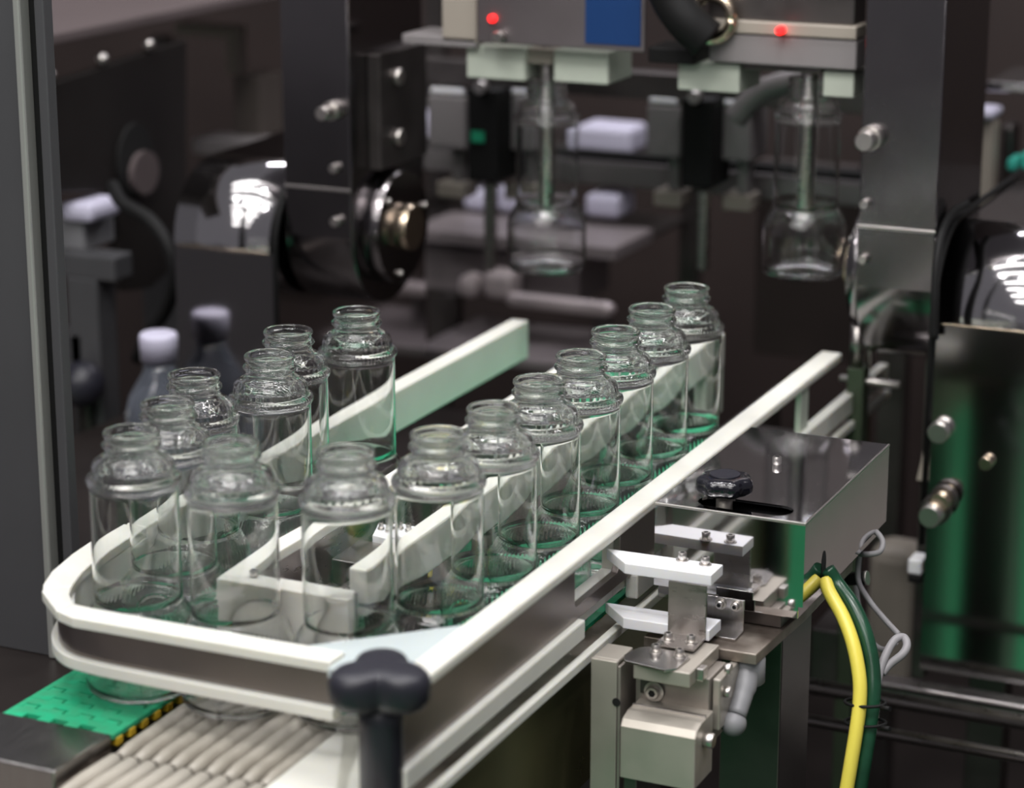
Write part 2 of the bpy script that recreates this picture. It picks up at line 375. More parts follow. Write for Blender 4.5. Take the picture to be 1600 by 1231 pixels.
# right rail
g = thing('bottle_guide', 'long white-topped guide rail along the right side of the long bottle row', 'guide rail', (0.05, 0.1, 0.02))
bm = B(); box(bm, 0.0378, 0.0545, -0.150, 0.592, 0.0540, 0.0612, 0.0020, 3); obj('top_rail', bm, M['white'], g)
bm = B(); prism(bm, [(-0.150, 0.0215), (0.330, 0.0215), (0.330, 0.0538), (0.146, 0.0538), (0.146, 0.034), (0.142, 0.0300), (0.078, 0.0300), (0.076, 0.032), (0.076, 0.0538), (-0.150, 0.0538)], 0.0475, 0.0520, 'x', bev=0.0003)
obj('side_plate', bm, M['guide_steel'], g)
bm = B(); box(bm, 0.0395, 0.0472, -0.150, 0.075, 0.012, 0.0536, 0.0004); obj('inner_lining', bm, M['white'], g)
bm = B(); box(bm, 0.0395, 0.0472, 0.147, 0.330, 0.012, 0.0536, 0.0004); obj('inner_lining', bm, M['white'], g)
bm = B(); box(bm, 0.0395, 0.0472, 0.0752, 0.1468, 0.012, 0.0300, 0.0004); obj('inner_lining', bm, M['white'], g)
bm = B(); box(bm, 0.0475, 0.0560, -0.150, 0.083, 0.0090, 0.0212, 0.0012); obj('bottom_strip', bm, M['white'], g)
bm = B(); box(bm, 0.0475, 0.0560, 0.166, 0.72, 0.0050, 0.0212, 0.0012); obj('bottom_strip', bm, M['white'], g)
for y in (0.50, 0.37):
    bm = B(); box(bm, 0.0475, 0.0520, y, y+0.018, 0.0214, 0.0539, 0.0005); obj('rail_support', bm, M['pale'], g)
bm = B(); box(bm, 0.056, 0.090, 0.395, 0.412, 0.006, 0.018, 0.001); obj('side_arm', bm, M['white'], g)

# inner rails
g = thing('inner_guide', 'narrow white rail on the inner side of the left bottle lane', 'guide rail', (-0.118, 0.1, 0.01))
pathL = spl2([(-0.1215, -0.036), (-0.1235, 0.02), (-0.1215, 0.10), (-0.123, 0.22), (-0.128, 0.40), (-0.130, 0.50)], 6)
obj('top_strip', band(pathL, 0.0, 0.0125, 0.0545, 0.0610), M['white'], g)
obj('steel_skirt', band(pathL[2:], 0.0050, 0.0080, 0.0125, 0.0543, bev=0), M['steel'], g)
g = thing('inner_guide', 'short thick white cross block with a cap screw between the two lanes', 'guide block', (-0.08, -0.03, 0.01))
bm = B(); prism(bm, [(-0.1215, -0.0395), (-0.0362, -0.0395), (-0.0350, -0.0355), (-0.0400, -0.0240), (-0.1085, -0.0240), (-0.1085, -0.0200), (-0.1085, -0.0185), (-0.1190, -0.0185), (-0.1215, -0.030)], 0.0300, 0.0609, bev=0.0008)
o = obj('block', bm, M['white'], g)
bm = B(); box(bm, -0.114, -0.045, -0.037, -0.027, 0.0002, 0.0298, 0.0005); obj('foot', bm, M['steel'], g)
bolt(g, (-0.1025, -0.0285, 0.0609), 0.0026, 0.0042, washer=False)
g = thing('inner_guide', 'deep white beam along the inner side of the long bottle row', 'guide rail', (-0.05, 0.3, 0.01))
bm = B(); box(bm, -0.0565, -0.0440, -0.001, 0.60, 0.0370, 0.0645, 0.0016); obj('beam', bm, M['white'], g)
bm = B(); box(bm, -0.0560, -0.0445, 0.568, 0.60, 0.0002, 0.0368, 0.0010); obj('end_block', bm, M['pale'], g)
bm = B(); box(bm, -0.0620, -0.0570, -0.009, 0.020, 0.0008, 0.0520, 0.0004); box(bm, -0.0570, -0.0480, -0.009, -0.0055, 0.0008, 0.0520, 0.0004); obj('end_bracket', bm, M['steel'], g)
bm = B(); box(bm, -0.0565, -0.045, 0.17, 0.19, 0.0002, 0.0368, 0.0008); obj('support', bm, M['steel'], g)
bm = B(); box(bm, -0.0565, -0.045, 0.35, 0.37, 0.0002, 0.0368, 0.0008); obj('support', bm, M['steel'], g)

# ------------------------------------------------------------------ glass bottles
prof_out = [(0, 1.6), (12, 1.5), (22, 0.9), (26.5, 0.0), (29.5, 0.7), (31.4, 3.2), (32, 7), (32, 8.5), (32, 32), (32, 34), (31.7, 38.5), (30.6, 42.5), (28.9, 46.3), (27.2, 49.6), (25.6, 51.9), (24.6, 53.4), (24.9, 55.0), (25, 57), (25, 58.5), (25, 88), (25, 117.5),
            (25, 119.5), (25.2, 121), (26.2, 122.3), (26.7, 124.3), (26.1, 126.0), (24.2, 126.9), (23.2, 128.2), (23.3, 131), (22.9, 133.2), (21.8, 135.3), (18.6, 137.3), (16.0, 138.6), (15.1, 140.2), (15.1, 141.8), (15.9, 142.9),
            (16.8, 143.8), (16.8, 145.0), (15.9, 146.0), (15.0, 146.9), (14.9, 148.3), (15.4, 149.2), (15.9, 150.2), (15.9, 151.6), (15.2, 152.4), (14.2, 152.5)]
prof_in = [(13.6, 152.2), (13.4, 151), (13.4, 141), (13.8, 139.0), (15.4, 136.6), (18.8, 134.2), (21.0, 132.0), (21.5, 129.6), (21.7, 127.4), (23.2, 124.9), (24.1, 121.5), (24.4, 119.5), (24.4, 117.5), (24.4, 88), (24.4, 59.5), (24.4, 58), (24.1, 55.8), (23.0, 54.2), (22.8, 53.4), (23.8, 52.2),
           (25.6, 49.6), (27.6, 46.2), (29.4, 42.2), (30.7, 38), (31.0, 34), (31.0, 32), (31.0, 9.5), (31.0, 8), (30.4, 4.8), (27.5, 3.0), (22, 2.6), (12, 3.2), (0, 3.4)]
prof = [(r/1000, z/1000) for r, z in prof_out+prof_in]
rib = {}
for j in (11, 12): rib[j] = (0.00014, 64)
for j in (23, 24, 25): rib[j] = (0.00012, 64)
for j in (27, 28): rib[j] = (0.00010, 32)
H = 0.1525
spots = [((685, 675), 'glass bottle nearest the pale triangular plate, first of the right row'),
         ((772, 635), 'second glass bottle from the near end of the long right row'),
         ((843, 592), 'third glass bottle from the near end of the long right row'),
         ((908, 553), 'middle glass bottle of the seven in the long right row'),
         ((962, 515), 'third glass bottle from the far end of the long right row'),
         ((1019, 480), 'second glass bottle from the far end of the long right row'),
         ((1073, 448), 'glass bottle at the far end of the long right row'),
         ((205, 672), 'glass bottle nearest the curved left corner of the guide'),
         ((262, 628), 'glass bottle just behind the one in the left corner of the guide'),
         ((303, 583), 'glass bottle against the left rail in front of the white-capped plastic bottle'),
         ((421, 553), 'glass bottle standing clear at the inner side of the left lane'),
         ((450, 515), 'glass bottle second from the far end of the left lane'),
         ((557, 485), 'glass bottle at the far end of the left lane'),
         ((360, 690), 'glass bottle at the near guide in front of the cap screw block'),
         ((540, 703), 'glass bottle turning the corner, nearest to the black clamping knob')]
proto = None
for (mx, my), lab in spots:
    p = az(mx, my, H); loc = Vector((p.x, p.y, 0.0001))
    if proto is None:
        bm = B(); lathe(bm, prof, (0, 0, 0), 256, rib)
        bmesh.ops.recalc_face_normals(bm, faces=bm.faces[:])
        me = bpy.data.meshes.new('glass_bottle'); bm.to_mesh(me); bm.free(); me.materials.append(M['glass'])
        proto = bpy.data.objects.new('glass_bottle', me); COL.objects.link(proto); o = proto
    else:
        o = proto.copy(); COL.objects.link(o)
    o.location = loc; o.rotation_euler.z = random.uniform(0, 6)
    tag(o, lab, 'bottle', 'clear glass bottles on the conveyor')
for p, lab in ((Vector((-0.2005, 0.6060, 0.1000)), 'glass bottle hanging in the left gripper above the conveyor'),
               (Vector((0.0165, 0.6060, 0.1165)), 'glass bottle hanging in the right gripper, near the right swing arm')):
    o = proto.copy(); COL.objects.link(o); o.location = p; tag(o, lab, 'bottle', 'clear glass bottles held by the grippers')

# ------------------------------------------------------------------ mirror control box on the right
bx0, bx1, by0, by1, bz0, bz1 = 0.0705, 0.1660, 0.156, 0.333, 0.0205, 0.0735
c = thing('control_box', 'polished steel box with black knob and slotted lid right of the conveyor', 'control box', ((bx0+bx1)/2, 0.24, 0.0))
def rounded_slot(cx, cy, L, r, n=8, ang=0):
    pts = [(cx-L/2+r*math.cos(a), cy+r*math.sin(a)) for a in [math.pi/2+math.pi*k/n for k in range(n+1)]]
    pts += [(cx+L/2+r*math.cos(a), cy+r*math.sin(a)) for a in [-math.pi/2+math.pi*k/n for k in range(n+1)]]
    return pts
# lid with a real slot: outer rectangle bridged to the slot outline
def plate_with_hole(bm, rect, hole, z0, z1):
    x0, x1, y0, y1 = rect
    outer = [(x0, y0), (x1, y0), (x1, y1), (x0, y1)]
    for z, flip in ((z1, False), (z0, True)):
        vo = [bm.verts.new((x, y, z)) for x, y in outer]; vh = [bm.verts.new((x, y, z)) for x, y in hole]
        eo = [bm.edges.new((vo[i], vo[(i+1) % 4])) for i in range(4)]
        eh = [bm.edges.new((vh[i], vh[(i+1) % len(vh)])) for i in range(len(vh))]
        bmesh.ops.triangle_fill(bm, edges=eo+eh, use_beauty=True)
        if not flip: top = (vo, vh)
        else:
            for A, Bv in ((top[0], vo), (top[1], vh)):
                n = len(A)
                for i in range(n): bm.faces.new([A[i], A[(i+1) % n], Bv[(i+1) % n], Bv[i]])
    return bm
slot_c = (az(1164, 791, bz1).x, az(1164, 791, bz1).y)
bm = B(); plate_with_hole(bm, (bx0, bx1, by0, by1), rounded_slot(slot_c[0], slot_c[1]+0.001, 0.040, 0.0100), bz1-0.0015, bz1); obj('lid', bm, M['mirror'], c)
bm = B(); box(bm, bx0, bx1, by0, by0+0.0013, bz0, bz1-0.0016); obj('front_panel', bm, M['mirror'], c)
bm = B(); box(bm, bx1-0.0013, bx1, by0+0.0014, by1, bz0, bz1-0.0016); obj('side_panel', bm, M['mirror'], c)
bm = B(); box(bm, bx0, bx0+0.0013, by0+0.0014, by1, bz0, bz1-0.0016); obj('side_panel', bm, M['mirror'], c)
bm = B(); box(bm, bx0+0.0014, bx1-0.0014, by1-0.0014, by1, bz0, bz1-0.0016); obj('back_panel', bm, M['mirror'], c)
bm = B()
box(bm, bx0-0.0003, bx1+0.0003, by0-0.0004, by0+0.0010, bz1-0.0014, bz1+0.0004, 0.0004); box(bm, bx1-0.0010, bx1+0.0004, by0+0.001, by1, bz1-0.0014, bz1+0.0004, 0.0004)
obj('lid_rim', bm, M['bolt'], c)
bm = B(); box(bm, bx0+0.002, bx1-0.0035, by0+0.002, by1-0.004, 0.0120, bz0-0.0001, 0.0004); obj('base_tray', bm, M['mirror'], c)
bm = B(); cyl(bm, (bx1-0.0002, 0.1955, 0.034), (bx1+0.0002, 0.1955, 0.034), 0.0001, 6); bm.clear()
bm = B(); prism(bm, [(0.1955+0.0042*math.cos(a)*(1 if True else 1), 0.0345+0.0095*math.sin(a)) for a in [2*math.pi*k/24 for k in range(24)]], bx1+0.0001, bx1+0.0003, 'x'); obj('cable_hole', bm, M['hole'], c)
# knob
kc = Vector((az(1132, 779, bz1).x, az(1132, 779, bz1).y, 0))
def lobed(r0, amp, n, k=72, ph=0.0, sharp=1.0):
    out = []
    for i in range(k):
        a = 2*math.pi*i/k; s = math.cos(n*a+ph); s = math.copysign(abs(s)**sharp, s)
        out.append(((r0+amp*s)*math.cos(a), (r0+amp*s)*math.sin(a)))
    return out
def knob_mesh(bm, cx, cy, zs, base, smooth=True):
    rings = []
    for z, sc in zs:
        rings.append([bm.verts.new((cx+x*sc, cy+y*sc, z)) for x, y in base])
    n = len(base)
    for j in range(len(rings)-1):
        for i in range(n):
            f = bm.faces.new([rings[j][i], rings[j][(i+1) % n], rings[j+1][(i+1) % n], rings[j+1][i]]); f.smooth = smooth
    bm.faces.new(rings[0][::-1]); bm.faces.new(rings[-1]).smooth = False
bm = B(); kz = bz1+0.0035
knob_mesh(bm, kc.x, kc.y, [(kz, 0.72), (kz+0.001, 0.86), (kz+0.003, 0.98), (kz+0.007, 1.0), (kz+0.0095, 0.96), (kz+0.011, 0.86), (kz+0.0118, 0.70), (kz+0.0120, 0.62)], lobed(0.0170, 0.0011, 7, 84))
kn = obj('knob', bm, M['gloss_black'], c)
bm = B(); cyl(bm, (kc.x, kc.y, kz+0.0119), (kc.x, kc.y, kz+0.0127), 0.0094, 32, 0.0003); obj('knob_cap', bm, M['black'], kn)
bm = B(); cyl(bm, (kc.x, kc.y, bz1-0.02), (kc.x, kc.y, kz+0.001), 0.0052, 24); obj('knob_spindle', bm, M['alu'], kn)
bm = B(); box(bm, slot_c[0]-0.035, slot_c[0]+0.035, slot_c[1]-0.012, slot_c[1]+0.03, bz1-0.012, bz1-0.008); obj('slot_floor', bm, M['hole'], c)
sp = az(1214, 725, bz1)
bm = B(); cyl(bm, (sp.x, sp.y, bz1), (sp.x, sp.y, bz1+0.0052), 0.0030, 24, 0.0006); s_ = obj('cap_screw', bm, M['bolt'], c)
bm = B(); cyl(bm, (sp.x, sp.y, bz1+0.0051), (sp.x, sp.y, bz1+0.0053), 0.0017, 6); obj('hex_socket', bm, M['hole'], s_)

# sensor bars, bracket and base plate
s = thing('sensor_bracket', 'steel bracket holding two pointed white plastic bars aimed at the bottles', 'bracket', (0.107, 0.12, 0.0))
for z1_, lab_, dy in ((0.0470, 'upper', 0.0), (0.0125, 'lower', -0.001)):
    bm = B()
    prism(bm, [(0.0478, 0.1335+dy), (0.0560, 0.1382+dy), (0.1212, 0.1382+dy), (0.1212, 0.1220+dy) if z1_ > 0.03 else (0.1235, 0.1260+dy), (0.1212, 0.1185+dy), (0.0675, 0.1135+dy)] if False else
          [(0.0472, 0.1362+dy), (0.1212, 0.1382+dy), (0.1212, 0.1180+dy), (0.0720, 0.1165+dy), (0.0670, 0.1165+dy)], z1_-0.0068, z1_, bev=0.0004)
    obj('sensor_bar', bm, M['bright'], s)
for px_, py_ in ((1066, 872), (1102, 879)):
    p = az(px_, py_+3, 0.047); bolt(s, (p.x, p.y, 0.047), 0.0027, 0.0050)
bm = B()
prism(bm, [(0.1165, 0.0402), (0.1160, 0.0402), (0.1160, 0.0078), (0.0960, 0.0078), (0.0960, 0.0064), (0.1175, 0.0064), (0.1175, 0.0402)], 0.0952, 0.1192, 'x', bev=0.0003)
obj('angle_bracket', bm, M['steel'], s)
for px_, py_ in ((1044, 1000), (1080, 1004)):
    p = az(px_, py_, 0.0078); bolt(s, (p.x, p.y, 0.0078), 0.0027, 0.0048)
bm = B(); box(bm, 0.1085, 0.1320, 0.1475, 0.1490, 0.0022, 0.0225, 0.0003); box(bm, 0.1085, 0.1320, 0.1330, 0.1476, 0.0016, 0.0031, 0.0003); obj('rear_angle', bm, M['steel_x'], s)
for px_, py_ in ((1126, 943), (1150, 946)):
    p = ay(px_, py_, 0.1475); bolt(s, (p.x, 0.1475, p.z), 0.0025, 0.0035, '-y')
bm = B(); prism(bm, [(0.0790, 0.1190), (0.1500, 0.1190), (0.1540, 0.2000), (0.1540, 0.300), (0.0790, 0.300)], -0.0055, 0.0014, bev=0.0006)
obj('base_plate', bm, M['dirty'], s)
bm = B(); box(bm, 0.085, 0.150, 0.165, 0.300, 0.0016, 0.0118, 0.0005); obj('spacer', bm, M['dark_steel'], s)
bm = B(); box(bm, 0.100, 0.140, 0.20, 0.26, -0.60, -0.0057, 0.001); obj('pedestal', bm, M['dark_steel'], s)

# pneumatic / clamp assembly in front of it
a = thing('clamp_assembly', 'aluminium clamp block with chamfered grey plate and cap screws below the sensor bracket', 'clamp', (0.11, 0.08, -0.05))
bm = B(); prism(bm, [(0.0835, 0.0760), (0.0870, 0.0905), (0.0920, 0.0945), (0.1160, 0.0925), (0.1200, 0.0880), (0.1188, 0.0690), (0.1135, 0.0640), (0.0870, 0.0680)], 0.0046, 0.0060, bev=0.0003); obj('cover_plate', bm, M['steel_x'], a)
for px_, py_ in ((1025, 1019), (1062, 1026)):
    p = az(px_, py_-1, 0.006); bolt(a, (p.x, p.y, 0.006), 0.0027, 0.0046)
bm = B(); box(bm, 0.0925, 0.1275, 0.0680, 0.1175, -0.0045, 0.0045, 0.0007); obj('top_block', bm, M['alu'], a)
bm = B(); box(bm, 0.1277, 0.1320, 0.0780, 0.0860, -0.0035, 0.0040, 0.0006); obj('latch', bm, M['bolt'], a)
bm = B(); box(bm, 0.0870, 0.1330, 0.0860, 0.1150, -0.0480, -0.0047, 0.0006); obj('body', bm, M['clamp'], a)
bm = B(); box(bm, 0.1335, 0.1385, 0.0900, 0.1500, -0.0380, -0.0060, 0.0010); obj('side_body', bm, M['alu'], a)
bm = B(); box(bm, 0.0905, 0.1020, 0.0845, 0.0859, -0.0200, -0.0085, 0.0004); wb = obj('washer_plate', bm, M['dark_steel'], a)
p = ay(1022, 1080, 0.0845); bolt(a, (p.x, 0.0845, p.z), 0.0042, 0.0040, '-y')
for k_ in range(2):
    p = ay(1128, 1050+k_*36, 0.092); bm = B(); cyl(bm, (0.1386, 0.098, p.z), (0.1420, 0.098, p.z), 0.0035, 20, 0.0004); obj('side_screw', bm, M['bolt'], a)
bm = B(); prism(bm, [(0.0560, -0.062), (0.0560, -0.0300), (0.0590, -0.0262), (0.0670, -0.0240), (0.0860, -0.0240), (0.0860, -0.062)], 0.0895, 0.1360, 'x', bev=0.0008); cy = obj('cylinder_block', bm, M['alu'], a)
bm = B(); box(bm, 0.0900, 0.1355, 0.0735, 0.0765, -0.0242, -0.0228, 0.0003); obj('seam_rib', bm, M['bolt'], cy)
for z_, x_ in ((-0.036, 0.0895), (-0.036, 0.1360)):
    bm = B(); cyl(bm, (x_-0.004 if x_ < 0.1 else x_, 0.071, z_), (x_ if x_ < 0.1 else x_+0.006, 0.071, z_), 0.0045, 24, 0.0005); obj('pivot_pin', bm, M['bolt'], cy)
bm = B(); prism(bm, [(0.0600, -0.120), (0.0600, 0.0010), (0.0620, 0.0030), (0.0820, 0.0030), (0.0820, 0.0012), (0.0640, 0.0012), (0.0625, -0.0005), (0.0625, -0.120)], 0.0705, 0.0740, 'y')
bm.free(); bm = B()
box(bm, 0.0650, 0.0815, 0.0700, 0.0735, -0.120, 0.0030, 0.0006); box(bm, 0.0650, 0.0812, 0.0735, 0.0960, 0.0005, 0.0030, 0.0006)
ab = obj('angle_strut', bm, M['alu'], a)
p = ay(963, 1097, 0.0699); bm = B(); cyl(bm, (p.x, 0.0697, p.z), (p.x, 0.0699, p.z), 0.0026, 24); obj('hole', bm, M['hole'], ab)
bm = B(); box(bm, 0.0820, 0.0838, 0.0700, 0.0960, -0.120, 0.0005, 0.0004); obj('strut_flange', bm, M['clamp'], a)
bm = B(); box(bm, 0.0900, 0.0990, 0.060, 0.100, -0.60, -0.0625, 0.001); obj('stand', bm, M['dark_steel'], a)
# lever
l = thing('clamp_lever', 'light grey plastic lever with ball end under the steel base plate', 'lever', (0.15, 0.11, -0.06))
pa = ay(1170, 1034, 0.132); pb = ay(1164, 1075, 0.120); pc = ay(1150, 1118, 0.107)
bm = B(); tube(bm, spline([pa+Vector((0.0, 0.002, 0.006)), pa, pb, pc], 6), [0.0085]*5+[0.0078]*4+[0.0068]*4+[0.0060]*6, 20); obj('lever_arm', bm, M['lever'], l)
bm = B(); q = ay(1146, 1130, 0.105); bmesh.ops.create_uvsphere(bm, u_segments=28, v_segments=16, radius=0.0078, matrix=Matrix.Translation(q)); obj('ball', bm, M['lever'], l, smooth=True)
bm = B(); cyl(bm, (pa.x, pa.y, -0.0225), (pa.x, pa.y, -0.0057), 0.0100, 24, 0.001); obj('hub', bm, M['lever'], l)

# second sensor assembly between the lanes
s = thing('sensor_bracket', 'steel sensor holder with white bar and three screws between the two lanes', 'bracket', (-0.085, 0.1, 0.0))
bm = B()
wb = [az(x, y, 0.046) for x, y in ((585, 812), (700, 822), (768, 832), (752, 848), (640, 846), (600, 828))]
prism(bm, [(-0.100, 0.128), (-0.048, 0.128), (-0.044, 0.124), (-0.048, 0.104), (-0.094, 0.104)], 0.038, 0.0455, bev=0.0004); obj('sensor_bar', bm, M['bright'], s)
for x_ in (-0.092, -0.082, -0.068): bolt(s, (x_, 0.118, 0.0455), 0.0026, 0.0046)
bm = B(); box(bm, -0.1035, -0.075, 0.062, 0.102, 0.0140, 0.0420, 0.0006); obj('block', bm, M['steel_x'], s)
bm = B(); box(bm, -0.0990, -0.0720, 0.103, 0.130, 0.0002, 0.0378, 0.0006); obj('stem', bm, M['steel'], s)
bm = B(); cyl(bm, (-0.098, 0.048, 0.0240), (-0.070, 0.048, 0.0240), 0.0085, 28, 0.0008); obj('cylinder', bm, M['mirror'], s)
bm = B(); box(bm, -0.0965, -0.0850, 0.0495, 0.0700, 0.0002, 0.0150, 0.0006); obj('foot', bm, M['steel'], s)
bm = B(); box(bm, -0.1080, -0.060, -0.004, 0.40, -0.0060, -0.0010, 0.0006)
tag(obj('lane_plate', bm, M['brown']), 'dark brown plate between the two bottle lanes', 'plate')
bm = B(); box(bm, -0.0900, -0.0705, 0.015, 0.040, -0.0008, 0.0012, 0.0003)
tag(obj('green_pad', bm, M['green']), 'small green rectangle lying on the brown plate between the lanes', 'pad')
bm = B(); prism(bm, [(0.150, 0.0005), (0.20, 0.0005), (0.23, 0.050), (0.175, 0.050)], -0.080, -0.077, 'x'); bm.free()
bm = B(); box(bm, -0.0930, -0.0620, 0.205, 0.208, -0.0008, 0.048, 0.0004); gp = obj('green_sheet', bm, M['green_dark']); tag(gp, 'green upright sheet behind the yellow hose between the lanes', 'sheet')
bm = B(); tube(bm, spline([(-0.0830, 0.150, 0.0005), (-0.0830, 0.155, 0.020), (-0.0800, 0.170, 0.040), (-0.0735, 0.190, 0.052)], 6), 0.0036, 14)
tag(obj('yellow_hose', bm, M['ytube']), 'short yellow hose seen through the nearest bottle between the lanes', 'hose')

# hoses and cables
def hose(name, pts, r, m_, label, cat):
    bm = B(); tube(bm, spline(pts, 8), r, 14); o = obj(name, bm, m_); return tag(o, label, cat)
Y0 = 0.195
hp = lambda x, y, Y: ay(x, y, Y)
hole = Vector((0.167, 0.1955, 0.032))
hose('yellow_hose', [hole+Vector((0.001, -0.002, -0.006)), hp(1296, 925, 0.188), hp(1318, 965, 0.180), hp(1334, 1010, 0.172), hp(1343, 1060, 0.165), hp(1343, 1100, 0.160), hp(1338, 1141, 0.155), hp(1330, 1190, 0.150), hp(1320, 1250, 0.145)], 0.0043, M['ytube'], 'bright yellow hose curving down from the control box', 'hose')
hose('green_hose', [hole+Vector((0.001, 0.001, 0.0)), hp(1308, 912, 0.197), hp(1332, 945, 0.190), hp(1352, 990, 0.182), hp(1363, 1040, 0.175), hp(1364, 1090, 0.168), hp(1358, 1141, 0.163), hp(1350, 1190, 0.158), hp(1340, 1250, 0.153)], 0.0048, M['gtube'], 'dark green hose beside the yellow hose below the control box', 'hose')
for yy, lab_ in ((1097, 'upper black cable tie round the yellow and green hoses'), (1128, 'lower black cable tie round the yellow and green hoses')):
    cc = hp(1352, yy, 0.164); bm = B()
    tube(bm, [cc+Vector((0.0125*math.cos(a_), 0.0075*math.sin(a_), 0.0012*math.cos(a_))) for a_ in [2*math.pi*k/32 for k in range(33)]], 0.0010, 8)
    cyl(bm, cc+Vector((0.011, -0.004, 0)), cc+Vector((0.017, -0.006, 0.001)), 0.0016, 8)
    tag(obj('cable_tie', bm, M['rubber']), lab_, 'cable tie')
hose('grey_cable', [hp(1333, 862, 0.31), hp(1352, 866, 0.30), hp(1374, 862, 0.30), hp(1379, 846, 0.305), hp(1368, 831, 0.31), hp(1352, 834, 0.32), hp(1344, 860, 0.325), hp(1341, 905, 0.32), hp(1356, 935, 0.31), hp(1380, 965, 0.30), hp(1405, 992, 0.29)], 0.0019, M['gcable'], 'thin pale grey cable looping out behind the control box', 'cable')
hose('grey_cable', [hp(1336, 905, 0.335), hp(1340, 940, 0.33), hp(1348, 975, 0.32), hp(1362, 1003, 0.31), hp(1382, 1015, 0.30), hp(1400, 1003, 0.295)], 0.0019, M['gcable'], 'thin grey cable hanging behind the green hose', 'cable')
hose('grey_cable', [hp(1367, 1092, 0.20), hp(1372, 1060, 0.21), hp(1383, 1025, 0.22), hp(1398, 1000, 0.23), hp(1412, 996, 0.235), hp(1417, 1008, 0.23), hp(1410, 1022, 0.225), hp(1390, 1038, 0.22), hp(1378, 1052, 0.215)], 0.0026, M['gcable'], 'thicker grey cable bent into a narrow loop beside the green hose', 'cable')
bm = B(); p0 = hp(1312, 905, 0.325); p1 = hp(1352, 903, 0.325); cyl(bm, p0, p1, 0.0045, 16, 0.0005); o = obj('cable_clip', bm, M['rubber']); tag(o, 'black cable clip with steel end below the back of the control box', 'clip')
bm = B(); cyl(bm, p1, p1+(p1-p0)*0.10, 0.0048, 16); obj('clip_end', bm, M['bolt'], o)

# ------------------------------------------------------------------ black clamping knob in the foreground
kp = CAM + _d(594, 1040)*(1.22/FPX)
k = thing('clamping_knob', 'black three-lobed clamping knob on a thick stem in the foreground', 'knob', (kp.x, kp.y, -0.10))
base = []
for i in range(96):
    a_ = 2*math.pi*i/96
    s_ = max(math.cos(1.5*(a_-math.radians(98.6)))**2, 0)
    # lobes at 98.6, 218.6 and 338.6 degrees
    r_ = 0.0165+0.0115*(abs(math.cos(1.5*(a_-math.radians(114.6)))))**1.3
    base.append((r_*math.cos(a_), r_*math.sin(a_)))
bm = B(); knob_mesh(bm, kp.x, kp.y, [(kp.z-0.0200, 0.66), (kp.z-0.0190, 0.86), (kp.z-0.0140, 0.98), (kp.z-0.006, 1.0), (kp.z-0.0020, 0.95), (kp.z, 0.86), (kp.z+0.0008, 0.70), (kp.z+0.0020, 0.45)], base)
obj('knob_head', bm, M['black'], k)
bm = B(); tube(bm, [(kp.x, kp.y, -0.10), (kp.x, kp.y, kp.z-0.030), (kp.x, kp.y, kp.z-0.018)], [0.0115, 0.0115, 0.0125], 28); obj('stem', bm, M['black'], k)

# ------------------------------------------------------------------ door post on the left
p = thing('door_post', 'grey aluminium door post with black rubber gasket at the left edge', 'post', (-0.35, 0.1, -0.075))
PZ0, PZ1 = -0.075, 0.75
bm = B(); box(bm, -0.4200, -0.3400, 0.100, 0.114, PZ0, PZ1, 0.0008); obj('profile', bm, M['post'], p)
bm = B(); box(bm, -0.3398, -0.3345, 0.096, 0.114, PZ0, PZ1, 0.0015); obj('edge_strip', bm, M['post_edge'], p)
bm = B(); box(bm, -0.3343, -0.3280, 0.106, 0.114, PZ0, PZ1); obj('gasket', bm, M['rubber'], p)
bm = B(); box(bm, -0.3278, -0.3205, 0.102, 0.112, PZ0, PZ1, 0.0010); obj('inner_profile', bm, M['post'], p)

# ------------------------------------------------------------------ swing arms with hubs
def swing_arm(x0, x1, side, label, ymin, ymax, zc):
    r = (ymax-ymin)/2; yc = (ymax+ymin)/2
    t = thing('swing_arm', label, 'swing arm', ((x0+x1)/2, yc, zc-r))
    pts = [(yc+r*math.cos(a), zc+r*math.sin(a)) for a in [math.pi+math.pi*k/28 for k in range(29)]]
    pts = [(ymin, 0.62)]+pts+[(ymax, 0.62)]
    bm = B(); prism(bm, pts, x0, x1, 'x', bev=0.0012)
    o = obj('arm_plate', bm, M['arm'], t)
    for f in o.data.polygons:
        f.use_smooth = abs(f.normal.x) < 0.5 and f.area < 0.0010
    xs = x1 if side > 0 else x0; d = side
    bm = B(); cyl(bm, (xs, yc, zc), (xs+d*0.0135, yc, zc), r*0.74, 48, 0.0015); h = obj('hub_disc', bm, M['arm'], t)
    bm = B(); cyl(bm, (xs+d*0.0136, yc, zc), (xs+d*0.024, yc, zc), r*0.30, 32, 0.001); obj('hub_cap', bm, M['brass'], h)
    for k_ in range(3):
        a_ = k_*math.pi*2/3+0.3
        bm = B(); cyl(bm, (xs+d*0.0136, yc+r*0.6*math.cos(a_), zc+r*0.6*math.sin(a_)), (xs+d*0.0165, yc+r*0.6*math.cos(a_), zc+r*0.6*math.sin(a_)), 0.0025, 14, 0.0004); obj('hub_bolt', bm, M['bolt'], h)
    return t, yc, r
LA, yc, r = swing_arm(-0.4115, -0.3495, 1, 'broad grey steel swing arm on the left with round hub disc', 0.552, 0.682, 0.121)
RA, yc, r = swing_arm(0.0745, 0.1335, -1, 'broad grey steel swing arm on the right with round hub disc and hex bolt', 0.552, 0.682, 0.125)
def arm_bolt(parent, x, y, Y, r, h, ring=0.0):
    q = ay(x, y, Y); bm = B(); cyl(bm, (q.x, Y, q.z), (q.x, Y-h, q.z), r, 20, r*0.15)
    o = obj('bolt', bm, M['bolt'], parent)
    if ring: bm = B(); cyl(bm, (q.x, Y+0.0001, q.z), (q.x, Y-h*0.35, q.z), ring, 24, 0.0006); obj('lock_nut', bm, M['bolt'], o)
    return o
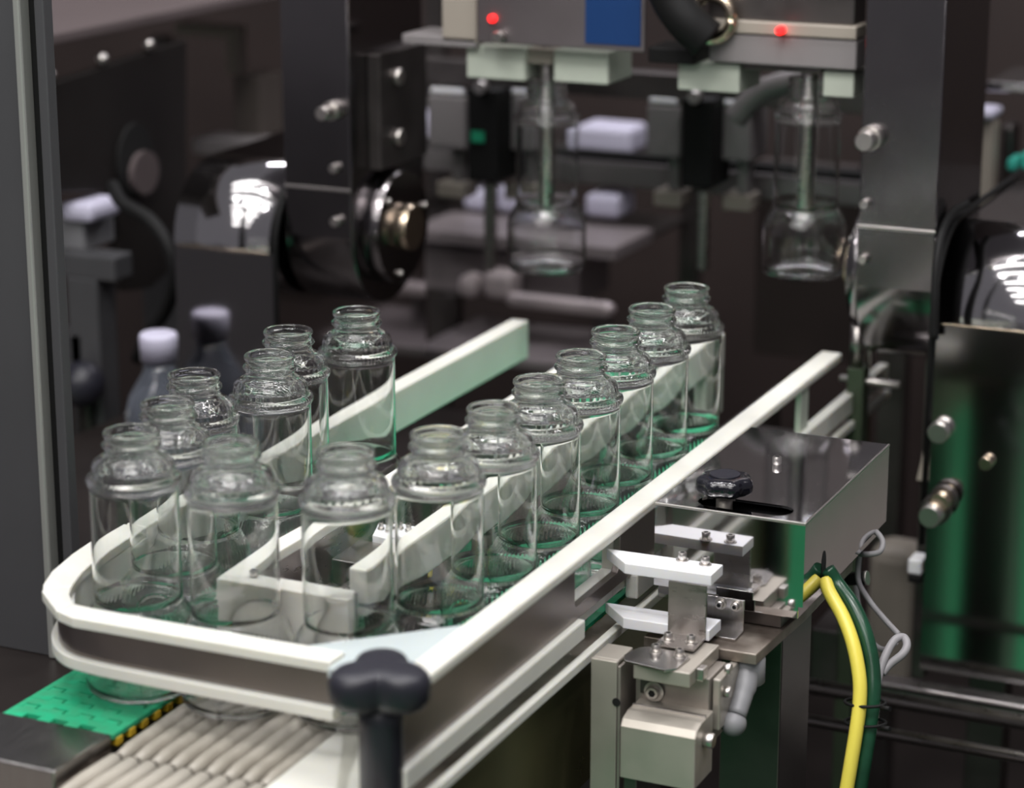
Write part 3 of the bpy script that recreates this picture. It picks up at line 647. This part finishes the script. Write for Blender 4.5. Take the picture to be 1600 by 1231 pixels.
for par_, x_a, x_b, yy in ((LA, 446, 547, 294), (RA, 1339, 1462, 358)):
    zz = ay((x_a+x_b)/2, yy, 0.5515).z; bm = B(); box(bm, ay(x_a, yy, 0.5515).x, ay(x_b, yy, 0.5515).x, 0.5508, 0.5519, zz-0.0012, zz+0.0012, 0.0004); obj('seam_strip', bm, M['bolt'], par_)
arm_bolt(LA, 522, 172, 0.552, 0.0058, 0.022, 0.0080); arm_bolt(LA, 525, 262, 0.552, 0.0040, 0.006); arm_bolt(LA, 528, 345, 0.552, 0.0042, 0.007)
arm_bolt(RA, 1362, 215, 0.552, 0.0075, 0.020, 0.0095); arm_bolt(RA, 1353, 318, 0.552, 0.0036, 0.006); arm_bolt(RA, 1350, 404, 0.552, 0.0036, 0.006)
bm = B(); q = ax(575, 180, -0.3494); box(bm, -0.3494, -0.3380, q.y, q.y+0.085, q.z-0.045, q.z+0.050, 0.001); jb = obj('bearing_plate', bm, M['dark_steel'], LA)
for k_ in range(2):
    bm = B(); zz = q.z+0.028-k_*0.050; cyl(bm, (-0.338, q.y+0.03, zz), (-0.334, q.y+0.03, zz), 0.007, 18, 0.0006); obj('plate_bolt', bm, M['bolt'], jb)

# ------------------------------------------------------------------ long housings with rounded top
def housing(x0, x1, xe, z0, label):
    t = thing('machine_housing', label, 'machine housing', ((x0+x1)/2, 0.70, z0))
    R = 0.066; yf = 0.541; cy_, cz_ = yf+R, 0.105
    arcp = [(math.pi-math.pi/2*k/20) for k in range(21)]
    pts = [(yf, z0)] + [(cy_+R*math.cos(a), cz_+R*math.sin(a)) for a in arcp] + [(0.82, cz_+R), (0.82, z0)]
    bm = B(); prism(bm, pts, x0, x1, 'x')
    n_ = int((x1-x0)/0.06)
    for i_ in range(1, n_):
        bmesh.ops.bisect_plane(bm, geom=bm.verts[:]+bm.edges[:]+bm.faces[:], plane_co=(x0+(x1-x0)*i_/n_, 0, 0), plane_no=(1, 0, 0))
    o = obj('shell', bm, M['housing'], t)
    for f in o.data.polygons: f.use_smooth = abs(f.normal.x) < 0.5 and f.area < 0.0009
    ip = [(yf-0.001, z0+0.1)] + [(cy_+(R+0.002)*math.cos(a), cz_+(R+0.002)*math.sin(a)) for a in arcp] + [(0.80, cz_+R+0.002)]
    bm = B(); tube(bm, [(xe, y, z) for y, z in ip], 0.0024, 8); obj('edge_seal', bm, M['rubber'], t)
    bm = B(); box(bm, x0+0.004, x1-0.004, yf-0.0016, yf-0.0001, cz_-0.0010, cz_+0.0008, 0.0003); obj('cover_seam', bm, M['brass'], t)
    for xx in (x0+0.01, x1-0.04):
        bm = B(); box(bm, xx, xx+0.03, 0.66, 0.69, -0.60, z0-0.0001, 0.001); obj('leg', bm, M['dark_steel'], t)
    return t
housing(-0.5130, -0.4180, -0.4150, -0.22, 'polished steel housing with rounded top left of the left swing arm')
hr = housing(0.1400, 0.75, 0.1375, -0.166, 'polished steel housing with rounded top at the right, mirroring green')
bm = B(); box(bm, 0.10, 0.75, 0.515, 0.536, -0.190, -0.172, 0.002); tag(obj('base_rail', bm, M['steel_x']), 'steel rail along the foot of the right housing', 'rail')
zz = ay(1480, 1108, 0.50).z; bm = B(); cyl(bm, (0.05, 0.50, zz), (0.75, 0.50, zz), 0.0060, 24); tag(obj('support_shaft', bm, M['steel']), 'round steel shaft low at the lower right', 'shaft')
zz = ay(1280, 1128, 0.42).z; bm = B(); cyl(bm, (0.05, 0.42, zz), (0.75, 0.42, zz), 0.0045, 24); tag(obj('support_shaft', bm, M['steel']), 'thin dark shaft nearest the bottom edge at the right', 'shaft')
bm = B(); box(bm, 0.7505, 0.78, 0.40, 0.57, -0.60, -0.12, 0.002); tag(obj('shaft_bearer', bm, M['dark_steel']), 'dark upright carrying the ends of the two shafts', 'post')
# hardware near the right housing edge
def screw(x, y, Y, r, h, label, m_='bolt', ring=None):
    q = ay(x, y, Y); bm = B(); cyl(bm, (q.x, Y, q.z), (q.x, Y-h, q.z), r, 20, r*0.12); o = obj('hex_bolt', bm, M[m_]); tag(o, label, 'bolt')
    if ring: bm = B(); cyl(bm, (q.x, Y-h*0.15, q.z), (q.x, Y-h*0.45, q.z), ring, 22, 0.0008); obj('lock_nut', bm, M['dark_steel'], o)
    return o
screw(1470, 672, 0.5395, 0.0080, 0.010, 'round screw on the green-mirroring housing, upper one')
screw(1478, 775, 0.5395, 0.0075, 0.020, 'brass coloured bolt on the housing right of the control box', 'brass', 0.0105)
screw(1468, 790, 0.5395, 0.0085, 0.030, 'thick bolt with lock nut sticking out of the right housing', 'bolt', 0.0115)
screw(1542, 722, 0.5395, 0.0050, 0.006, 'small warm bolt on the green-mirroring housing', 'brass')
def block(name, px0, py0, px1, py1, Y, dep, m_, label, cat, bev=0.0015, group=None):
    """a block whose front face stands in plane Y"""
    a_ = ay(px0, (py0+py1)/2, Y); b_ = ay(px1, (py0+py1)/2, Y); c_ = ay((px0+px1)/2, py0, Y); d_ = ay((px0+px1)/2, py1, Y)
    bm = B(); box(bm, a_.x, b_.x, Y, Y+dep, d_.z, c_.z, bev)
    return tag(obj(name, bm, M[m_]), label, cat, group)
block('latch_block', 1418, 875, 1440, 898, 0.57, 0.02, 'bright', 'small white block beside the right housing edge', 'block')
block('latch_block', 1418, 899, 1440, 912, 0.57, 0.02, 'rubber', 'small black block below the white one at the housing edge', 'block')
block('upright_post', 1434, 560, 1455, 1062, 0.60, 0.02, 'dark_steel', 'dark upright strip left of the right housing', 'post')
block('support_pillar', 1350, 860, 1425, 1075, 0.80, 0.05, 'beige', 'rounded beige pillar behind the hoses', 'pillar', 0.012)
block('bearing_block', 1265, 985, 1312, 1075, 0.62, 0.05, 'dark_steel', 'dark bearing block behind the yellow hose', 'block')
bm = B(); prism(bm, [(ay(1432, 750, 0.595).x, ay(1432, 750, 0.595).z), (ay(1452, 752, 0.595).x, ay(1452, 752, 0.595).z), (ay(1452, 690, 0.595).x, ay(1452, 690, 0.595).z), (ay(1446, 690, 0.595).x, ay(1446, 690, 0.595).z)], 0.595, 0.599, 'y')
tag(obj('wedge_tab', bm, M['beige']), 'small pale wedge shaped tab at the housing edge', 'tab')
# sensor post at the end of the right rail
t = thing('sensor_post', 'slim green-grey post with cross pin at the end of the right rail', 'post', (0.09, 0.62, -0.60))
qa = ay(1324, 575, 0.62); qb = ay(1350, 575, 0.62)
bm = B(); box(bm, qa.x, qb.x, 0.62, 0.637, -0.60, qa.z, 0.0008); obj('post', bm, M['post_edge'], t); t.children[0].data.materials[0] = mat('olive_grey_metal', (0.06, 0.085, 0.05), 0.5, 0.3)
bm = B(); cyl(bm, (qa.x+0.005, 0.628, qa.z), (qa.x+0.005, 0.628, qa.z+0.034), 0.0055, 20); cyl(bm, (qb.x+0.001, 0.632, qa.z), (qb.x+0.001, 0.632, qa.z+0.034), 0.0035, 20); obj('rod', bm, M['steel'], t)
zz = ay(1380, 603, 0.62).z
bm = B(); cyl(bm, (qa.x-0.008, 0.628, zz), (ay(1402, 603, 0.62).x, 0.628, zz), 0.0030, 16, 0.0004); obj('cross_pin', bm, M['bolt'], t)

# ------------------------------------------------------------------ gripper head between the arms
t = thing('gripper_unit', 'steel gripper head with white jaws hanging between the swing arms', 'gripper', (-0.1, 0.62, 0.29))
def gpart(name, px0, py0, px1, py1, Y, dep, m_, bev=0.001, par=None):
    a_ = ay(px0, (py0+py1)/2, Y); b_ = ay(px1, (py0+py1)/2, Y); c_ = ay((px0+px1)/2, py0, Y); d_ = ay((px0+px1)/2, py1, Y)
    bm = B(); box(bm, a_.x, b_.x, Y, Y+dep, d_.z, c_.z, bev); return obj(name, bm, M[m_], par or t)
gpart('front_panel', 745, -140, 1008, 74, 0.572, 0.004, 'panel')
gpart('blue_reflection', 915, -140, 1002, 70, 0.5708, 0.0010, 'blue', 0)  # blue reflection on the front panel, painted as a thin sheet
gpart('left_body', 690, -140, 744, 66, 0.580, 0.05, 'beige'); gpart('left_shelf', 628, 56, 744, 72, 0.580, 0.05, 'grey_block')
gpart('right_bar', 1108, 58, 1338, 103, 0.580, 0.03, 'grey_block'); gpart('right_panel', 1108, -140, 1338, 34, 0.584, 0.03, 'dark_steel')
gpart('right_shelf', 1108, 36, 1338, 56, 0.578, 0.03, 'beige')
for px0, py0, px1, py1 in ((729, 72, 820, 124), (865, 80, 950, 130), (1059, 98, 1155, 143), (1286, 112, 1334, 152)):
    gpart('white_jaw', px0, py0, px1, py1, 0.586, 0.05, 'pale')
gpart('jaw_carrier', 822, 76, 863, 100, 0.592, 0.04, 'beige'); gpart('jaw_carrier', 1157, 100, 1284, 112, 0.592, 0.04, 'dark_steel')
for x_, z0_ in ((-0.2005, 0.150), (0.0165, 0.166)):
    bm = B(); cyl(bm, (x_, 0.606, z0_), (x_, 0.606, 0.315), 0.0065, 20, 0.001); obj('mandrel', bm, M['steel'], t)
for px_, py_ in ((769, 29), (1218, 48)):
    q = ay(px_, py_, 0.570); bm = B(); cyl(bm, (q.x, 0.577, q.z), (q.x, 0.568, q.z), 0.0030, 16, 0.0008); obj('signal_light', bm, M['red'], t)
q = ay(784, 56, 0.572); bm = B(); cyl(bm, (q.x, 0.572, q.z), (q.x, 0.562, q.z), 0.0045, 16, 0.0006); obj('knurled_screw', bm, M['bolt'], t)
bm = B(); box(bm, -0.345, 0.0700, 0.640, 0.690, 0.335, 0.60, 0.002); obj('cross_beam', bm, M['dark_steel'], t)
bm = B(); tube(bm, spline([ay(1035, -40, 0.56), ay(1050, 0, 0.56), ay(1075, 35, 0.56), ay(1105, 62, 0.565)], 6), 0.0155, 16)
tag(obj('corrugated_hose', bm, M['rubber']), 'thick black hose coming down in the middle of the gripper head', 'hose')
q = ay(1112, 28, 0.575); bm = B(); bmesh.ops.create_uvsphere(bm, u_segments=8, v_segments=6, radius=0.0001); bm.clear()
tube(bm, [(q.x+0.016*math.cos(a_), 0.575, q.z+0.016*math.sin(a_)) for a_ in [2*math.pi*k/28 for k in range(29)]], 0.0045, 10)
tag(obj('yellow_ring', bm, M['brass']), 'dull yellow ring beside the thick black hose', 'ring')
block('black_fitting', 1012, 75, 1085, 100, 0.575, 0.04, 'rubber', 'black fitting under the thick hose', 'fitting')

# frame carrying the gripper stations
t = thing('carrier_frame', 'dark steel frame standing behind the hanging bottles', 'frame', (-0.2, 0.9, -0.60))
for px_ in (600, 1405):
    q = ay(px_, 300, 0.885); bm = B(); box(bm, q.x-0.012, q.x+0.012, 0.885, 0.909, -0.60, 0.42, 0.001); obj('post', bm, M['dark_steel'], t)
xa = ay(600, 135, 0.86).x; xb = ay(1405, 135, 0.86).x
zz = ay(900, 128, 0.86).z; bm = B(); box(bm, xa-0.012, xb+0.012, 0.862, 0.884, zz-0.012, zz+0.012, 0.001); obj('carrier_rail', bm, M['dark_steel'], t)
zz = ay(980, 276, 0.91).z; bm = B(); box(bm, xa-0.012, xb+0.012, 0.910, 0.935, zz-0.010, zz+0.010, 0.001); obj('cross_rail', bm, M['grey_block'], t)
zz = ay(980, 247, 0.91).z; bm = B(); box(bm, xa-0.012, xb+0.012, 0.910, 0.925, zz-0.004, zz+0.003, 0.001); obj('cross_rail', bm, M['rubber'], t)
# gripper finger stations behind
for i, (x0, y0, x1, y1) in enumerate(((668, 150, 728, 232), (775, 150, 832, 235), (1010, 165, 1062, 246), (1115, 168, 1172, 252))):
    Y = 0.86
    lab = ('grey gripper cylinder at the far left of the four behind the hanging bottles', 'grey gripper cylinder directly behind the left hanging bottle',
           'grey gripper cylinder left of centre post between the hanging bottles', 'grey gripper cylinder just left of the right hanging bottle')[i]
    a_ = ay(x0, y0, Y); b_ = ay(x1, y1, Y)
    t = thing('gripper_cylinder', lab, 'gripper', ((a_.x+b_.x)/2, Y, b_.z))
    gpart('body', x0, y0, x1, y1, Y, 0.05, 'grey_block', 0.002, t)
    gpart('cap', x0+2, y0-12, x1-4, y0-1, Y, 0.05, 'bright', 0.003, t)
    gpart('piston_rod', (x0+x1)/2+8, y1+1, (x0+x1)/2+24, y1+52, Y+0.015, 0.02, 'grey_block', 0.001, t)
    gpart('rod_foot', (x0+x1)/2-16, y1+53, (x0+x1)/2+28, y1+78, Y+0.01, 0.03, 'beige', 0.002, t)
for i, (x0, x1, lab) in enumerate(((730, 778, 'black gripper carriage with green mark behind the left hanging bottle'), (1064, 1112, 'black gripper carriage between the hanging bottles'))):
    a_ = ay(x0, 130, 0.83); t = thing('gripper_carriage', lab, 'gripper', (a_.x, 0.83, 0.15))
    gpart('carriage', x0, 140+i*15, x1, 285+i*10, 0.83, 0.05, 'rubber', 0.002, t)
    gpart('slide_rod', (x0+x1)/2+1, 286+i*10, (x0+x1)/2+15, 425, 0.845, 0.012, 'steel', 0.002, t)
    bm = B(); q = ay(x0+26+0, 135+i*15, 0.83)
    cyl(bm, (q.x, 0.829, q.z), (q.x, 0.82, q.z), 0.006, 14, 0.0006); obj('screw', bm, M['bolt'], t)
    if i == 0: gpart('green_mark', 736, 205, 756, 222, 0.828, 0.001, 'green_dark', 0, t)
# bright plastic parts and beams farther back
for (x0, y0, x1, y1, Y, lab) in ((630, 182, 682, 228, 1.15, 'lavender white block behind the left swing arm'), (898, 198, 986, 240, 1.15, 'wide lavender white block right of the left hanging bottle'),
                             (722, 298, 766, 330, 1.10, 'small lavender white block left of the slide rod'), (775, 292, 812, 334, 1.10, 'small lavender white block right of the slide rod'),
                             (912, 305, 966, 342, 1.10, 'slanted lavender white block beside the hanging left bottle')):
    block('feed_block', x0, y0, x1, y1, Y, 0.05, 'lav', lab, 'block', 0.006)
t = thing('feed_stand', 'dark stand with two shelves carrying the lavender white blocks', 'stand', (-0.3, 1.1, -0.60))
for yy in (243, 345):
    zz = ay(800, yy, 1.10).z; bm = B(); box(bm, ay(600, yy, 1.10).x, ay(1010, yy, 1.10).x, 1.10, 1.22, zz-0.010, zz-0.0045, 0.001); obj('shelf', bm, M['dark_steel'], t)
for xx in (600, 1010):
    x_ = ay(xx, 300, 1.10).x; bm = B(); box(bm, x_-0.01, x_+0.01, 1.222, 1.242, -0.60, 0.30, 0.001); obj('post', bm, M['dark_steel'], t)
block('steel_rack', 640, 372, 962, 392, 1.00, 0.10, 'shelf2', 'pale horizontal steel shelf edge in the dark middle', 'shelf')
block('steel_rack', 640, 395, 905, 462, 1.02, 0.08, 'shelf2', 'grey stepped block below the pale shelf edge', 'block')
for k_, (x0, x1, y0, y1) in enumerate(((712, 742, 432, 468), (752, 800, 425, 470))):
    block('highlight_clamp', x0, y0, x1, y1, 0.985, 0.03, 'pink_highlight', ('smaller', 'larger')[k_]+' clamp with painted highlight on the grey stepped block', 'clamp', 0.008)  # the bright shine of these clamps is in their pale colour
block('highlight_bar', 786, 468, 955, 490, 0.97, 0.02, 'pink_highlight', 'pinkish white bar standing in for a highlight across the dark middle', 'bar', 0.008)  # highlight strip on the steel, modelled as a pale solid
block('steel_tray', 650, 560, 960, 575, 0.90, 0.14, 'shelf2', 'low steel tray edge behind the left rail end', 'tray')
block('vertical_strut', 690, 462, 712, 545, 1.0, 0.02, 'dark_steel', 'vertical strut under the stepped block', 'strut')
block('vertical_strut', 925, 486, 945, 560, 1.0, 0.02, 'dark_steel', 'vertical strut under the right end of the pinkish white bar', 'strut')
block('rear_board', 1180, 255, 1335, 560, 1.05, 0.02, 'brown', 'dark brown panel behind the right hanging bottle', 'panel')

# ------------------------------------------------------------------ left machine side
t = thing('side_plate', 'large dark side plate with a round opening at the upper left', 'machine plate', (-0.62, 0.6, 0.0))
XP = -0.66
pp = [ax(80, 132, XP), ax(292, 62, XP), ax(292, 400, XP), ax(236, 450, XP), ax(192, 455, XP), ax(180, 300, XP), ax(80, 300, XP)]
ho = ax(208, 250, XP)
bm = B(); prism(bm, [(v.y, v.z) for v in pp], XP-0.012, XP, 'x', bev=0.001); sp_ = obj('plate', bm, M['plate_dark'], t)
bm = B(); prism(bm, [(ho.y+0.028*math.cos(a_), ho.z+0.034*math.sin(a_)) for a_ in [2*math.pi*k/32 for k in range(32)]], XP+0.0002, XP+0.004, 'x'); obj('bearing_ring', bm, M['hole'], t)
bm = B(); prism(bm, [(ho.y+0.022*math.cos(a_)+0.006, ho.z-0.012+0.020*math.sin(a_)) for a_ in [2*math.pi*k/32 for k in range(32)]], XP+0.0045, XP+0.010, 'x'); obj('bearing_cap', bm, M['shelf'], t)
for px_, py_ in ((160, 92), (233, 70), (78, 118)):
    q = ax(px_, py_, XP); bm = B(); bmesh.ops.create_uvsphere(bm, u_segments=14, v_segments=10, radius=0.0055, matrix=Matrix.Translation(q)); obj('bolt', bm, M['bolt'], t, smooth=True)
# shelf above
bm = B(); q0 = az(60, 45, 0.36); prism(bm, [(-1.05, 0.38), (-0.66, 0.38), (-0.66, 1.25), (-1.05, 1.25)], 0.258, 0.2667, bev=0.001)
sh = tag(obj('top_shelf', bm, M['shelf']), 'pinkish grey steel shelf at the upper left with two screws', 'shelf')
# blocks and framework under the side plate
t = thing('support_stand', 'olive grey frame with pale capped block behind the door post', 'frame', (-0.62, 0.62, -0.60))
gpart('frame_block', 82, 340, 130, 390, 0.62, 0.05, 'lever', 0.002, t)
gpart('block_cap', 92, 318, 142, 348, 0.61, 0.05, 'lav', 0.006, t)
gpart('cross_rail', 82, 398, 178, 436, 0.60, 0.03, 'post', 0.002, t)
gpart('upright', 130, 437, 176, 1500, 0.60, 0.03, 'post', 0.002, t)
gpart('cross_rail', 82, 520, 129, 580, 0.60, 0.03, 'post', 0.002, t)
block('grey_sheet', 225, 405, 290, 640, 0.80, 0.02, 'post', 'grey sheet behind the black cable arc', 'panel')
block('frame_strut', 280, 372, 292, 800, 0.575, 0.02, 'dark_steel', 'thin brownish strut at the left edge of the left housing', 'strut')
bm = B(); q = ay(128, 600, 0.58); bmesh.ops.create_uvsphere(bm, u_segments=24, v_segments=14, radius=0.021, matrix=Matrix.Translation(q)); tag(obj('ball_knob', bm, M['black'], smooth=True), 'black ball knob behind the door post', 'knob')
block('knob_arm', 120, 618, 140, 700, 0.59, 0.012, 'dark_steel', 'dark arm carrying the black ball knob', 'arm')
hose('black_cable', [ay(175, 290, 0.60), ay(192, 318, 0.58), ay(235, 345, 0.57), ay(266, 390, 0.56), ay(272, 440, 0.56), ay(258, 485, 0.57), ay(232, 520, 0.58), ay(215, 560, 0.60)], 0.0062, M['rubber'], 'thick black cable arching down beside the left housing', 'cable')
t = thing('tube_stand', 'brownish tubular frame in the dark upper left background', 'frame', (-0.9, 1.0, -0.60))
gpart('frame_bar', 272, 40, 372, 58, 1.10, 0.02, 'beige', 0.002, t); gpart('frame_upright', 352, 59, 372, 118, 1.10, 0.02, 'beige', 0.002, t)
gpart('frame_foot', 262, 59, 282, 1400, 1.10, 0.02, 'dark_steel', 0.002, t)
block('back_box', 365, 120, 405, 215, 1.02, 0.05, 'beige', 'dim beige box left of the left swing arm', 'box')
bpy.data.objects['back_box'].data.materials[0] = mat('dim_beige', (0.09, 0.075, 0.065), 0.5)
block('back_beam', 300, 222, 445, 246, 0.98, 0.05, 'grey_block', 'dull beam just above the left housing', 'beam')
# right side machine details behind the right arm
block('back_cylinder', 1520, 185, 1548, 360, 0.95, 0.03, 'beige', 'beige upright cylinder at the upper right with pale cap', 'cylinder', 0.006)
block('cylinder_cap', 1518, 172, 1552, 188, 0.94, 0.04, 'lav', 'pale cap on the beige upright cylinder at the upper right', 'cap', 0.004)
block('back_cylinder', 1560, 195, 1580, 360, 1.0, 0.03, 'dark_steel', 'darker upright cylinder beside the beige one at the upper right', 'cylinder', 0.004)
block('back_shelf', 1540, 132, 1700, 148, 0.97, 0.10, 'housing', 'steel shelf at the right edge above the housing', 'shelf')
block('teal_part', 1572, 248, 1588, 268, 0.96, 0.03, 'teal', 'small teal plastic part at the right edge', 'block', 0.003)
block('teal_part', 1592, 240, 1610, 266, 0.96, 0.03, 'teal', 'second teal plastic part cut by the right edge', 'block', 0.003)
block('back_fitting', 1470, 100, 1510, 175, 0.90, 0.05, 'plate_dark', 'dark fitting just right of the right swing arm', 'fitting')
block('back_plate', 1462, -140, 1522, 95, 0.88, 0.02, 'plate_dark', 'dark plate at the top right behind the right swing arm', 'plate')
for k_, (px_, py_) in enumerate(((1503, 252), (1497, 275))):
    q = ay(px_, py_, 0.88); bm = B(); cyl(bm, (q.x, 0.90, q.z), (q.x, 0.87, q.z), 0.006, 16, 0.0008); tag(obj('warm_screw', bm, M['brass']), ('upper', 'lower')[k_]+' brass coloured screw right of the right swing arm', 'bolt')
hose('black_cable', [ay(1512, 318, 0.60), ay(1492, 330, 0.585), ay(1475, 355, 0.560), ay(1465, 400, 0.542), ay(1461, 460, 0.534), ay(1460, 530, 0.532)], 0.0032, M['rubber'], 'black cable curving between the right swing arm and the right housing', 'cable')

hose('grey_hose', [ay(1150, 185, 0.80), ay(1170, 160, 0.80), ay(1195, 140, 0.80), ay(1235, 128, 0.80), ay(1262, 126, 0.80)], 0.010, M['grey_block'], 'grey curved hose beside the right white jaw', 'hose')
# white-capped plastic bottle behind the left rail
q = ay(252, 640, 0.50); zb = -0.075
t = thing('plastic_bottle', 'dim plastic bottle with white screw cap behind the left rail', 'bottle', (q.x, 0.50, zb))
zt = ay(252, 520, 0.50).z; zc = ay(252, 562, 0.50).z; rc = 0.0155
bm = B(); lathe(bm, [(0, zb), (0.028, zb), (0.030, zb+0.003), (0.030, zc-0.045), (0.026, zc-0.030), (0.014, zc-0.010), (0.0125, zc), (0, zc)], (q.x, 0.50, 0), 36); obj('bottle_body', bm, M['plastic'], t)
bm = B(); lathe(bm, [(0, zc+0.0001), (rc, zc+0.0001), (rc*1.04, zt-0.004), (rc*0.98, zt-0.001), (rc*0.85, zt), (0, zt)], (q.x, 0.50, 0), 36); obj('screw_cap', bm, M['lav'], t)
block('white_block', 108, 822, 152, 870, 0.36, 0.04, 'lav', 'lavender white block beside the post, behind the left corner of the guide', 'block', 0.003)
# things left of the post
block('cabinet_box', -60, 640, 24, 792, 0.50, 0.05, 'white', 'cream box cut by the left edge, upper one', 'box', 0.004)
block('cabinet_box', -60, 850, 30, 968, 0.48, 0.05, 'olive', 'olive tinted box low at the left edge', 'box', 0.004)
print('script ok')
